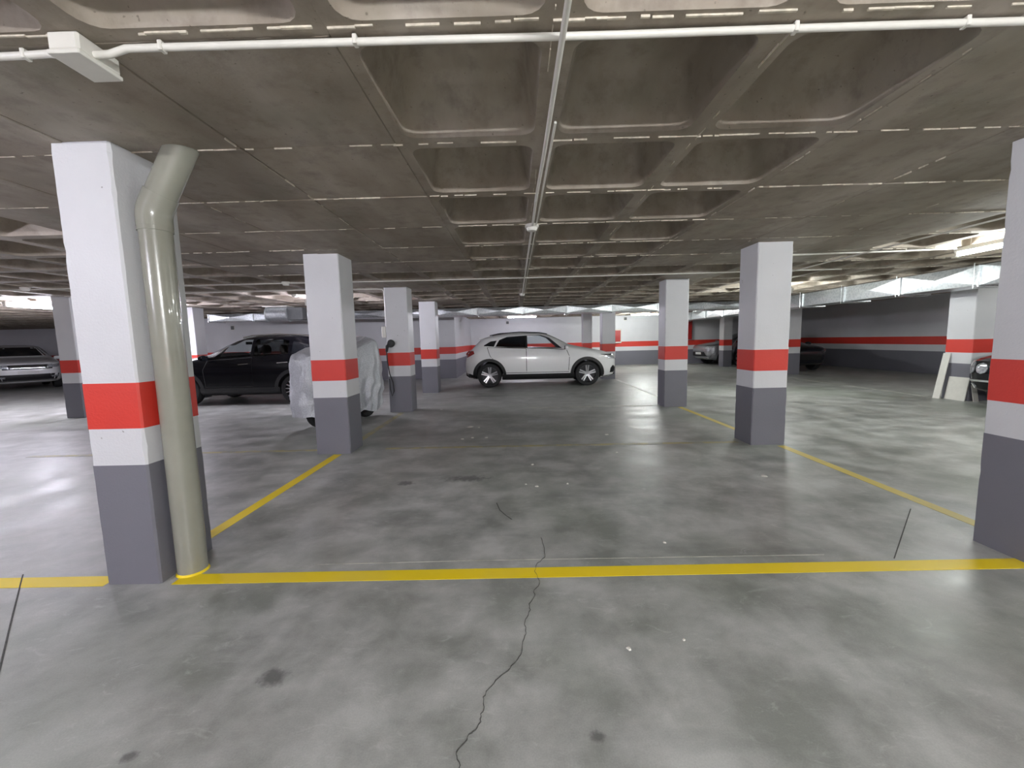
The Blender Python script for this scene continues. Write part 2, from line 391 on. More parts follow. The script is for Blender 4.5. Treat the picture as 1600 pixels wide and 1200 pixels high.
# ------------------------------------------------------------------ pillars list (x0,x1,y0,y1)
PIL = [
    (-2.45, -2.13, 2.28, 2.70, 'white pillar with red band and grey base beside the grey drain pipe, nearest on the left'),
    (-2.56, -2.13, 5.10, 5.52, 'white pillar with red band in front of the covered scooter'),
    (-2.57, -2.12, 8.20, 8.60, 'white pillar with red band carrying the black charging plug'),
    (-2.60, -2.16, 11.25, 11.65, 'white pillar with red band next to the rear of the white parked car'),
    (2.98, 3.42, 2.30, 2.62, 'white pillar with red band cut by the right edge of the view'),
    (2.93, 3.35, 5.10, 5.50, 'white pillar with red band on the right of the empty bay, second from the front'),
    (2.91, 3.36, 8.10, 8.48, 'white pillar with red band right of the white car, third from the front'),
    (2.92, 3.36, 14.0, 14.4, 'pillar just behind the bonnet of the white car'),
    (2.95, 3.35, 18.2, 18.6, 'distant pillar seen over the bonnet of the white car'),
    (8.75, 9.22, 8.0, 8.5, 'white pillar with red band that the white boards lean against'),
    (9.25, 9.65, 14.1, 14.5, 'narrow sliver of pillar just right of the second right pillar'),
    (9.17, 9.55, 18.35, 18.75, 'distant pillar in front of the silver car'),
    (-9.36, -8.98, 8.35, 8.75, 'pillar seen just left of the nearest left pillar, by the lit tube'),
    (-9.1, -8.72, 11.2, 11.6, 'pillar behind the windscreen of the black car'),
]
# ------------------------------------------------------------------ ceiling: waffle slab
m = 0.825
xs = [-0.64-0.8675*k for k in range(1, 5)][::-1] + [-0.64, 0.186, 1.011, 1.836] + [1.836+0.938*k for k in range(1, 4)]
while xs[0] > X_LEFT: xs.insert(0, xs[0]-m)
while xs[-1] < X_RIGHT: xs.append(xs[-1]+m)
ys = [1.589+m*j for j in range(-3, 24)]
mb = MB(); mb.box(X_LEFT-0.3, X_RIGHT+0.3, Y_NEAR-0.3, Y_BACK+0.3, H+0.33, H+0.5); mb.box(X_LEFT, X_RIGHT, Y_NEAR, ys[0], H, H+0.33)
ceiling = mb.build('ceiling', M_CEIL); tag(ceiling, 'brown-grey raw concrete waffle slab ceiling', kind='structure')

def coffer_geo(hx, hy):
    """one cell of the waffle slab, 2hx x 2hy, recess with rounded corners and a flared lip"""
    vs = []; fs = []
    def rr(inset, z, rad):
        ax, ay = hx-inset, hy-inset; out = []
        for q, (sx, sy2) in enumerate(((1,1),(-1,1),(-1,-1),(1,-1))):
            for k in range(5):
                a = PI/2*q + PI/2*k/4
                out.append((sx*(ax-rad)+rad*math.cos(a), sy2*(ay-rad)+rad*math.sin(a), z))
        return out
    r0 = rr(0.060, 0.0, 0.075)
    outer = []
    for i, (x, y, z) in enumerate(r0):
        k = i % 5
        if k == 2: outer.append((math.copysign(hx, x), math.copysign(hy, y), 0)); continue
        if hx-abs(x) < hy-abs(y)+1e-9 and (k in (0, 1) and (i//5) % 2 == 0 or k in (3, 4) and (i//5) % 2 == 1): outer.append((math.copysign(hx, x), y, 0))
        else: outer.append((x, math.copysign(hy, y), 0)) if abs(hy-abs(y)) < abs(hx-abs(x)) else outer.append((math.copysign(hx, x), y, 0))
    rings = [outer, r0, rr(0.064, 0.014, 0.078), rr(0.072, 0.036, 0.082), rr(0.086, 0.066, 0.09), rr(0.118, 0.225, 0.10), rr(0.140, 0.262, 0.10), rr(0.19, 0.28, 0.09)]
    for r in rings: vs += r
    n = 20
    for k in range(len(rings)-1):
        for i in range(n):
            j = (i+1) % n
            fs.append((k*n+i, k*n+j, (k+1)*n+j, (k+1)*n+i))
    fs.append(tuple((len(rings)-1)*n+i for i in range(n)))
    return vs, fs

_cache = {}
def cell_mesh(kind, hx, hy):
    key = (kind, round(hx, 3), round(hy, 3))
    if key not in _cache:
        mb = MB()
        if kind == 'coffer':
            mb.add(*coffer_geo(hx, hy)); me = mb.mesh('coffer', M_CEIL, 40)
            # normals must look down into the room
            bm = bmesh.new(); bm.from_mesh(me); bm.faces.ensure_lookup_table()
            if bm.faces[0].normal.z > 0: bmesh.ops.reverse_faces(bm, faces=bm.faces)
            bm.to_mesh(me); bm.free()
        else:
            mb.bevbox(-hx+0.002, hx-0.002, -hy+0.002, hy-0.002, 0, 0.2, 0.006); me = mb.mesh('soffit_panel', M_CEIL)
        _cache[key] = me
    return _cache[key]

cells = []
for i in range(len(xs)-1):
    for j in range(len(ys)-1):
        x0, x1, y0, y1 = xs[i], xs[i+1], ys[j], ys[j+1]; xc, yc = (x0+x1)/2, (y0+y1)/2
        if xc > X_RIGHT or xc < X_LEFT or yc > Y_BACK or (xc < -14.2 and yc > 20) or (-14 < xc < X_CORE and yc > Y_CORE+0.3): continue
        jj = j-3
        solid = 0 <= jj <= 5 and (-4.2 < xc < -0.64 or 1.836 < xc < 4.65)
        for (a, b, c, d, _) in PIL:
            if x0-0.05 < b and x1+0.05 > a and y0-0.05 < d and y1+0.05 > c: solid = True
        cells.append((xc, yc, (x1-x0)/2, (y1-y0)/2, 'soffit_panel' if solid else 'coffer'))
def vis(c):
    d = Vector((c[0], c[1], H-CAM_H)); z = d.dot(fw)
    if z < 0.3: return 1e9
    px, py = 800+F_PX*d.dot(rt2)/z, 600-F_PX*d.dot(up2)/z
    if px < -250 or px > 1850 or py < -420: return 1e8+z
    return z
cells.sort(key=vis)
nc = {'coffer': 0, 'soffit_panel': 0}; far = MB()
for (xc, yc, hx, hy, kind) in cells:
    dz = random.uniform(-0.006, 0.002) if kind == 'soffit_panel' else 0.0
    if nc[kind] < 290 and (kind == 'soffit_panel' or nc['coffer'] < 290):
        o = link(bpy.data.objects.new(kind, cell_mesh(kind, hx, hy)), ceiling); o.location = (xc, yc, H+dz); nc[kind] += 1
    else:
        vs, fs = coffer_geo(hx, hy); far.add([(x+xc, y+yc, z+H) for x, y, z in vs], fs)
me = far.mesh('distant_coffers', M_CEIL, 40)
tag(link(bpy.data.objects.new('distant_coffers', me), ceiling), kind='stuff')

# cement fins squeezed out of the formwork joints
rf_ = random.Random(11)
def fin(name, a, b, fixed, axis, dens, wid=0.006):
    mb = MB(); t = a
    while t < b:
        L = rf_.uniform(0.015, 0.14)
        if rf_.random() < dens:
            wv = wid*rf_.uniform(0.4, 1.2); hh = rf_.uniform(0.001, 0.005); off = rf_.uniform(-0.005, 0.005); e = min(t+L, b)
            if axis == 'x': mb.box(t, e, fixed+off-wv/2, fixed+off+wv/2, H-hh-0.004, H+0.01)
            else: mb.box(fixed+off-wv/2, fixed+off+wv/2, t, e, H-hh-0.004, H+0.01)
        t += L + rf_.choice((0, 0, 0.01, 0.05))
    if mb.v: mb.build(name, M_FIN, ceiling)
for j in range(0, 12):
    y = 1.589+m*j if j else 1.548
    fin('formwork_fin', -4.0, 8.0 if j > 2 else 5.0, y, 'x', 0.72 if j else 0.85, 0.006 if j else 0.008)
for x in (0.16, 1.03, 1.82): fin('formwork_fin', 1.0, 9.0, x, 'y', 0.35, 0.004)
for x in (-1.51, -2.375, 2.774, 3.712): fin('formwork_fin', 1.6, 6.5, x, 'y', 0.18, 0.005)

# ------------------------------------------------------------------ pillars
def pillar(x0, x1, y0, y1, label, idx):
    cx, cy2 = (x0+x1)/2, (y0+y1)/2; hx, hy = (x1-x0)/2, (y1-y0)/2
    root = empty('concrete_pillar', (cx, cy2, 0)); tag(root, label, 'pillar', 'white pillars with red bands')
    r = random.Random(idx)
    def seg(name, z0, z1, mat, grow):
        # chamfered square column segment with slightly chipped arrises
        mb = MB(); n = max(2, int((z1-z0)/0.05)); b = 0.009
        rings = []
        for k in range(n+1):
            z = z0+(z1-z0)*k/n; ring = []
            for (sx, sy2) in ((1,1),(-1,1),(-1,-1),(1,-1)):
                ch = b + (r.uniform(0, 0.008) if r.random() < 0.12 else r.uniform(0, 0.002))
                ax, ay = hx+grow, hy+grow
                p1 = (sx*ax, sy2*(ay-ch), z); p2 = (sx*(ax-ch), sy2*ay, z)
                ring += [p1, p2] if sx*sy2 > 0 else [p2, p1]
            rings.append(ring)
        base = mb.add(sum(rings, []), [])
        for k in range(n):
            for i in range(8):
                j = (i+1) % 8
                mb.face([base+k*8+i, base+k*8+j, base+(k+1)*8+j, base+(k+1)*8+i])
        mb.face([base+i for i in range(7,-1,-1)]); mb.face([base+n*8+i for i in range(8)])
        return mb.build(name, mat, root)
    seg('grey_base', 0, Z_GREY, M_GREY, 0.0015); seg('white_band', Z_GREY, Z_WHITE, M_WHITE, 0)
    seg('red_band', Z_WHITE, Z_RED, M_RED, 0.0015); seg('shaft', Z_RED, H-0.001, M_WHITE, 0)
    return root
for i, (a, b, c, d, lab) in enumerate(PIL): pillar(a, b, c, d, lab, i)

# ------------------------------------------------------------------ lamps
for (x, y, z, ax, col, st, lab) in LAMPS:
    root = empty('fluorescent_lamp', (x, y, z), 0 if ax == 'x' else PI/2); tag(root, lab, 'lamp', 'fluorescent tube lamps')
    mb = MB(); mb.bevbox(-0.63, 0.63, -0.035, 0.035, 0.03, H-z-0.001 if H-z < 0.09 else 0.085, 0.008); mb.build('housing', M_PVC, root)
    if H-z >= 0.09:
        for sx in (-0.45, 0.45):
            mb = MB(); mb.tube([(sx, 0, 0.085), (sx, 0, H-z+0.27)], 0.006, 8); mb.build('hanger', M_PVC, root)
    mb = MB(); mb.tube([(-0.585, 0, 0), (0.585, 0, 0)], 0.024, 10); mb.build('tube', tube_mat(col, st), root, 60)
    for sx in (-1, 1):
        mb = MB(); mb.bevbox(min(sx*0.585, sx*0.625), max(sx*0.585, sx*0.625), -0.028, 0.028, -0.03, 0.035, 0.006); mb.build('end_cap', M_PVC, root)

# ------------------------------------------------------------------ drain pipe at the nearest pillar
px_, py_ = -2.045, 2.415
root = empty('drain_pipe', (px_, py_, 0)); tag(root, 'glossy grey plastic drain pipe running down beside the nearest left pillar', 'pipe')
R_ = 0.079
mb = MB(); mb.tube([(0,0,0), (0,0,2.09)], R_, 28); mb.build('lower_pipe', M_PIPE, root, 40)
mb = MB()
arc = [(0,0,2.07), (0,0,2.10)]
ang = math.radians(30)
for k in range(1, 9):
    a = ang*k/8; rad = 0.16; arc.append((rad*(1-math.cos(a)), 0, 2.11+rad*math.sin(a)))
last = Vector(arc[-1]); dr = Vector((math.sin(ang), 0, math.cos(ang)))
arc += [tuple(last+dr*0.03), tuple(last+dr*0.07)]
mb.tube(arc, R_+0.006, 28); mb.build('elbow', M_PIPE, root, 40)
e0 = last+dr*0.05
mb = MB(); mb.tube([tuple(e0), tuple(e0+dr*0.34)], R_, 28); mb.build('upper_pipe', M_PIPE, root, 40)
mb = MB(); mb.tube([(0,0,2.045), (0,0,2.075)], R_+0.005, 28); mb.build('collar', M_PIPE, root, 40)
mb = MB(); mb.lathe([(R_, 0.014), (R_+0.002, 0.012), (R_+0.008, 0.0)], 28); tag(mb.build('paint_smear', M_YEL, root, 40), 'yellow paint at the foot of the pipe')
# strap
# ------------------------------------------------------------------ conduits, boxes, detectors
def conduit(label, pts, r=0.011, clips=()):
    p0 = pts[0]; root = empty('conduit', p0); tag(root, label, 'conduit')
    loc = [tuple(Vector(p)-Vector(p0)) for p in pts]
    mb = MB(); mb.tube(loc, r, 10); mb.build('conduit_tube', M_PVC, root, 40)
    for q in clips:
        d = Vector(q)-Vector(p0); mb = MB(); mb.bevbox(d.x-0.008, d.x+0.008, d.y-r-0.003, d.y+r+0.003, d.z-r-0.002, d.z+r+0.006, 0.003); mb.build('clip', M_PVC, root)
    return root
yc1, zc = 1.60, H-0.022
conduit('white conduit running across the ceiling to the right of the junction box', [(-1.50,1.585,H-0.045),(-1.44,1.59,H-0.04),(-1.38,1.592,zc),(-1.2,1.592,zc),(-0.4,1.592,zc-0.003),(0.4,1.60,zc-0.002),(1.0,1.60,zc),(2.0,1.60,zc),(4.0,1.60,zc)], 0.0125,
        [(-1.25,1.592,zc),(-0.55,1.592,zc),(1.02,1.60,zc),(1.62,1.60,zc)])
conduit('white conduit leaving the junction box to the left', [(-1.60,1.59,H-0.04),(-1.68,1.605,zc),(-1.78,1.61,zc),(-2.4,1.62,zc),(-5,1.62,zc)], 0.0125, [(-1.77,1.61,zc)])
conduit('white conduit following the central ceiling rib into the distance', [(0.19,-1,zc-0.024),(0.19,1.2,zc-0.024),(0.188,2.5,zc-0.015),(0.18,3.2,zc-0.012),(0.185,4.03,zc)], 0.0115, [(0.188,1.2,zc-0.02),(0.188,2.1,zc-0.015),(0.182,3.3,zc-0.01)])
conduit('white conduit on the central rib beyond the first smoke detector', [(0.183,4.16,zc),(0.18,6,zc),(0.18,9.84,zc)], 0.0115, [(0.182,5.3,zc),(0.18,7.7,zc)])
conduit('second thinner conduit beside the central rib conduit', [(0.225,2.2,zc+0.006),(0.22,4.0,zc+0.006),(0.215,9.8,zc+0.006)], 0.007)
conduit('thin conduit crossing the ceiling in front of the black car', [(-9,7.22,zc),(-6,7.22,zc),(-4.03,7.24,zc)], 0.011)
conduit('thin conduit crossing the ceiling from the second left pillar to the right', [(-3.89,7.24,zc),(-2.3,7.30,zc),(0.3,7.32,zc),(2.5,7.30,zc),(5.6,7.26,zc)], 0.011)
conduit('conduit bending down the pillar to the white socket box', [(-8.9,8.2,zc),(-6.7,8.2,zc),(-4.0,8.15,zc),(-2.72,8.28,zc),(-2.63,8.29,zc-0.01),(-2.596,8.29,zc-0.05),(-2.59,8.29,2.2),(-2.59,8.29,1.72)], 0.012)
conduit('white conduit from the second right pillar to the coffers', [(3.37,5.86,zc),(3.9,5.85,zc),(5.3,5.78,zc),(5.9,5.70,zc)], 0.012, [(5.3,5.78,zc)])
conduit('conduit running forward along the rib towards the right lamp', [(4.72,7.2,zc-0.024),(4.70,5.9,zc-0.024),(4.70,4.0,zc-0.024),(4.70,2.0,zc-0.024)], 0.010)
# junction box
root = empty('junction_box', (-1.545, 1.60, H-0.075)); tag(root, 'white ceiling junction box above the nearest left pillar', 'box')
mb = MB(); mb.bevbox(-0.055, 0.055, -0.075, 0.085, 0.014, 0.073, 0.008); mb.build('box_body', M_PVC, root)
mb = MB(); mb.bevbox(-0.058, 0.058, -0.078, 0.088, 0.0, 0.014, 0.004); mb.build('lid', M_PVC, root)
# smoke detectors
for (x, y, lab) in ((0.18, 4.10, 'round white smoke detector on the central rib, nearer one'), (0.18, 9.90, 'round white smoke detector on the central rib, farther one'),
                    (-3.96, 7.24, 'round white detector above the roof of the black car'), (-4.75, 9.0, 'small detector beside the silver fan drum'),
                    (-8.37, 7.10, 'small detector on the ceiling at far left')):
    root = empty('smoke_detector', (x, y, H-0.062)); tag(root, lab, 'smoke detector', 'ceiling smoke detectors')
    mb = MB(); mb.lathe([(0.062, 0.035), (0.066, 0.040), (0.066, 0.061)], 20); mb.build('base', M_PVC, root, 40)
    mb = MB(); mb.lathe([(0.03, 0.0), (0.045, 0.004), (0.050, 0.016), (0.056, 0.034)], 20); mb.build('sensor_head', M_PVC, root, 40)

# ------------------------------------------------------------------ ducts with cross-broken panels
def duct_section(L, hw_, hz):
    """duct piece along +x, length L; side faces creased to a shallow pyramid, flange at one end"""
    mb = MB(); e = 0.03
    v = [(0,-hw_,-hz),(L,-hw_,-hz),(L,hw_,-hz),(0,hw_,-hz),(0,-hw_,hz),(L,-hw_,hz),(L,hw_,hz),(0,hw_,hz)]
    b = mb.add(v, [(0,3,7,4),(1,5,6,2)])
    def pyr(q, c):
        k = len(mb.v); mb.v.append(c)
        for i in range(4): mb.face([b+q[i], b+q[(i+1) % 4], k])
    pyr((0,1,5,4), (L/2,-hw_-e,0)); pyr((3,2,6,7), (L/2,hw_+e,0)); pyr((0,1,2,3), (L/2,0,-hz-e)); pyr((4,5,6,7), (L/2,0,hz+0.0))
    mb.box(-0.012, 0.012, -hw_-0.024, hw_+0.024, -hz-0.022, hz+0.004)
    return mb.mesh('duct_section', M_GALV)
def duct(label, p, rz, n, L, hw_, hz):
    root = empty('air_duct', p, rz); tag(root, label, 'duct')
    me = duct_section(L, hw_, hz)
    for k in range(n):
        o = link(bpy.data.objects.new('duct_section', me), root); o.location = (k*L, 0, 0)
    mb = MB()
    zt = H-p[2]-0.001
    mb.tube([(0, -hw_-0.035, zt), (0, -hw_-0.035, -hz-0.04), (0, hw_+0.035, -hz-0.04), (0, hw_+0.035, zt)], 0.006, 6)
    me = mb.mesh('hanger', M_GALV)
    for k in range(1, n):
        o = link(bpy.data.objects.new('hanger', me), root); o.location = (k*L+0.06, 0, 0)
    return root
duct('long silver air duct crossing behind the pillars above the white car', (-10.1, 14.0, 2.355), 0, 12, 1.475, 0.38, 0.115)
duct('long silver air duct running along the right pillar row', (8.0, 1.4, 2.275), PI/2, 14, 1.41, 0.29, 0.165)
# round fan drum
root = empty('duct_fan', (-6.55, 11.5, 2.26)); tag(root, 'round silver fan drum hung under the ceiling above the black car', 'fan')
mb = MB(); mb.lathe([(0.19, -0.30), (0.205, -0.30), (0.205, -0.28), (0.185, -0.27), (0.185, 0.27), (0.205, 0.28), (0.205, 0.30), (0.19, 0.30)], 28, 'x'); mb.build('drum', M_GALV, root, 40)
mb = MB(); mb.bevbox(-0.34, 0.34, -0.2, 0.2, 0.19, 0.215, 0.005); mb.build('mounting_plate', M_PVC, root)
mb = MB(); mb.bevbox(0.30, 0.72, -0.14, 0.14, -0.17, 0.17, 0.02); mb.build('motor_box', M_SIGN, root)

# ------------------------------------------------------------------ small wall fittings
def fitting(name, label, cat, loc, sx, sy2, sz, mat, inner=None):
    root = empty(name, loc); tag(root, label, cat)
    mb = MB(); mb.bevbox(-sx/2, sx/2, -sy2, 0, 0, sz, min(sx, sz)*0.06); mb.build('frame', mat, root)
    if inner: mb = MB(); mb.bevbox(-sx*0.4, sx*0.4, -sy2-0.01, -sy2+0.01, sz*0.1, sz*0.9, 0.006); mb.build('panel', inner, root)
    return root
fitting('wall_sign', 'small grey square sign on the bright back wall left of the middle right pillar', 'sign', (5.62, Y_BACK-0.001, 2.27), 0.17, 0.02, 0.17, M_PVC, M_SIGN)
fitting('wall_sign', 'small grey sign on the back wall above the white car', 'sign', (-0.4, Y_BACK-0.001, 2.22), 0.16, 0.02, 0.16, M_PVC, M_SIGN)
fitting('wall_sign', 'small dark sign on the wall above the black car', 'sign', (-10.75, Y_CORE-0.001, 2.03), 0.15, 0.02, 0.17, M_PVC, M_SIGN)
c = fitting('fire_hose_cabinet', 'red fire hose cabinet on the back wall beside the pillar over the white bonnet', 'cabinet', (5.12, Y_BACK-0.001, 1.12), 0.55, 0.16, 0.72, M_PVC, M_REDC)
mb = MB(); mb.lathe([(0.0, -0.018), (0.2, -0.018), (0.2, 0.0)], 24, 'y', (0, -0.17, 0.38)); mb.build('hose_reel', M_REDC, c, 40)
fitting('fire_cabinet', 'narrow red fire cabinet on the back wall just right of the middle right pillar', 'cabinet', (8.75, Y_BACK-0.001, 1.22), 0.40, 0.22, 1.25, M_REDC, M_REDC)
# socket box and charging plug on the left middle pillar
root = empty('socket_box', (-2.571, 8.29, 1.50)); tag(root, 'white socket box on the left side of the third left pillar', 'box')
mb = MB(); mb.bevbox(-0.085, 0.0, -0.08, 0.08, 0.0, 0.22, 0.008); mb.build('box_body', M_PVC, root)
mb = MB(); mb.bevbox(-0.097, -0.085, -0.05, 0.05, 0.03, 0.15, 0.005); mb.build('flap', M_PVC, root)
root = empty('charging_plug', (-2.47, 8.198, 1.38)); tag(root, 'black charging plug with a hanging cable on the third left pillar', 'charger')
mb = MB(); mb.lathe([(0.03, 0), (0.072, -0.005), (0.078, -0.05), (0.06, -0.085), (0.02, -0.09)], 20, 'y'); mb.build('plug_head', M_BLACK, root, 40)
mb = MB(); mb.tube([(-0.03,-0.05,-0.02), (-0.075,-0.055,-0.06), (-0.09,-0.05,-0.16)], [0.04, 0.035, 0.025], 12); mb.build('handle', M_BLACK, root, 40)
mb = MB(); mb.tube([(-0.09,-0.05,-0.15), (-0.085,-0.05,-0.35), (-0.055,-0.045,-0.6), (-0.0,-0.03,-0.78), (0.01,-0.03,-0.95), (-0.03,-0.035,-1.05), (-0.06,-0.035,-0.92), (-0.07,-0.03,-0.7)], 0.011, 8); mb.build('cable', M_BLACK, root, 60)

# ------------------------------------------------------------------ boards leaning on the right pillar
def board(label, x, y, wd, hgt, lean, th=0.018, rz=0.0, axis='x'):
    """upright board whose foot stands at (x, y), leaning towards +x"""
    root = empty('leaning_board', (x, y, 0), rz); tag(root, label, 'board', 'white boards leaning on the pillar')
    mb = MB(); mb.bevbox(0, th, -wd/2, wd/2, 0, hgt, 0.003); o = mb.build('panel', M_BOARD, root)
    o.rotation_euler = (0, lean, 0); return root
board('tall narrow white board leaning at the back edge of the right pillar', 8.575, 8.44, 0.14, 0.93, 0.165)
board('squat white board leaning against the grey base of the right pillar', 8.66, 8.17, 0.38, 0.46, 0.15)
root = empty('leaning_board', (8.82, 7.91, 0)); tag(root, 'short white offcut standing between the right pillar and the black car', 'board', 'white boards leaning on the pillar')
mb = MB(); mb.bevbox(-0.05, 0.05, 0, 0.018, 0, 0.32, 0.003); mb.build('panel', M_BOARD, root).rotation_euler = (-0.2, 0, 0)

# ------------------------------------------------------------------ covered scooter
A_, B_ = Vector((-3.36, 6.78)), Vector((-2.88, 7.72))
axv = (B_-A_); Lb = axv.length; rzb = math.atan2(axv.y, axv.x)
root = empty('covered_scooter', (A_.x, A_.y, 0), rzb); tag(root, 'scooter under a crinkled silver cover behind the second left pillar', 'scooter')
mb = MB(); NU, NV = 60, 40; rb = random.Random(5)
ph = [rb.uniform(0, 6.28) for _ in range(12)]
def ip(t, tab): return float(np.interp(t, [q[0] for q in tab], [q[1] for q in tab]))
top_t = [(-0.30,1.16),(-0.25,1.26),(-0.14,1.31),(-0.02,1.34),(0.1,1.35),(0.35,1.30),(0.6,1.36),(0.85,1.47),(1.0,1.52),(1.1,1.48),(1.2,1.30),(1.30,1.05)]
hw_t = [(-0.30,0.26),(-0.25,0.29),(-0.1,0.32),(0.05,0.33),(0.3,0.33),(0.6,0.31),(0.9,0.33),(1.1,0.33),(1.22,0.28),(1.30,0.20)]
bot_t = [(-0.30,0.22),(-0.2,0.19),(0.2,0.17),(0.7,0.16),(1.1,0.17),(1.30,0.26)]
NU, NV = 110, 72
def tri(a): return abs(((a/PI) % 2)-1)*2-1
for iu in range(NU+1):
    t = 0.50+0.83*math.sin(PI*(iu/NU-0.5))/1.0
    rs = 1.0
    if t < -0.10: rs = math.sqrt(max(0.0, 1-((-0.10-t)/0.235)**2))**0.7
    if t > 1.10: rs = math.sqrt(max(0.0, 1-((t-1.10)/0.235)**2))**0.7
    zt, hw0, zb = ip(t, top_t), ip(t, hw_t), ip(t, bot_t)
    for iv in range(NV+1):
        u = -1+2*iv/NV; a = abs(u); sgn = 1 if u >= 0 else -1
        if a < 0.24:
            q = a/0.24; y = hw0*0.80*q; z = zt-0.07*q**2.6
        else:
            q = (a-0.24)/0.76; z = (zt-0.07)*(1-q)+zb*q
            hx = hw0*(0.80+0.20*math.sin(min(1, q*4)*PI/2)) * (1-0.16*max(0, q-0.3)/0.7)
            hx += 0.13*math.exp(-((z-1.15)/0.085)**2)*math.exp(-((t-0.02)/0.13)**2)      # mirror pushing the cloth out
            hx -= 0.035*math.exp(-((z-0.93)/0.10)**2)*math.exp(-((t-0.02)/0.2)**2)
            fold = 0.026*tri(t*15+ph[0]+2.2*z)+0.018*tri(t*33+ph[1]-3.5*z+math.sin(5*z))+0.006*tri(17*z+ph[2]+t*9)+0.005*tri(31*z-t*23+ph[5])
            fold += 0.045*mnoise.noise(Vector((t*10, sgn*3, z*2.6)))+0.014*mnoise.noise(Vector((t*22, sgn*7, z*9)))
            y = hx + fold*min(1, q*1.6)
        z += 0.014*tri(t*19+ph[3]+u*5)*(1 if a < 0.9 else 0) + (0.03*math.sin(t*13+ph[4]) if a > 0.97 else 0)
        dx = 0.012*tri(z*14+ph[6]+u*4)+0.04*mnoise.noise(Vector((sgn*y*rs*11, z*2.6, t*2)))+0.014*mnoise.noise(Vector((sgn*y*rs*22, z*8, 4)))
        mb.v.append((t*Lb+dx, sgn*y*max(rs, 0.03), z))
for iu in range(NU):
    for iv in range(NV):
        b = iu*(NV+1)+iv; mb.face([b, b+1, b+NV+2, b+NV+1])
mb.face([i for i in range(NV+1)]); mb.face([NU*(NV+1)+i for i in range(NV, -1, -1)])
cover = mb.build('cover', M_COVER, root, 16)
for xw in (0.05, 1.0):
    mb = MB(); mb.lathe([(0.15,-0.05),(0.21,-0.06),(0.235,-0.035),(0.245,0),(0.235,0.035),(0.21,0.06),(0.15,0.05)], 28, 'y', (xw*Lb, 0, 0.245)); wh = mb.build('wheel', M_TYRE, root, 40)
    mb = MB(); mb.lathe([(0.0,-0.045),(0.15,-0.045),(0.15,0.045),(0.0,0.045)], 20, 'y', (xw*Lb, 0, 0.245)); mb.build('rim', M_RIMD, wh, 40)
mb = MB(); mb.tube([(0.35*Lb, 0.0, 0.3), (0.40*Lb, 0.16, 0.12), (0.40*Lb, 0.24, 0.012)], 0.014, 8); mb.build('side_stand', M_BLACK, root, 40)
mb = MB(); mb.bevbox(-0.02, 1.0*Lb, -0.14, 0.14, 0.22, 0.5, 0.03); mb.build('underbody', M_BLACK, root)

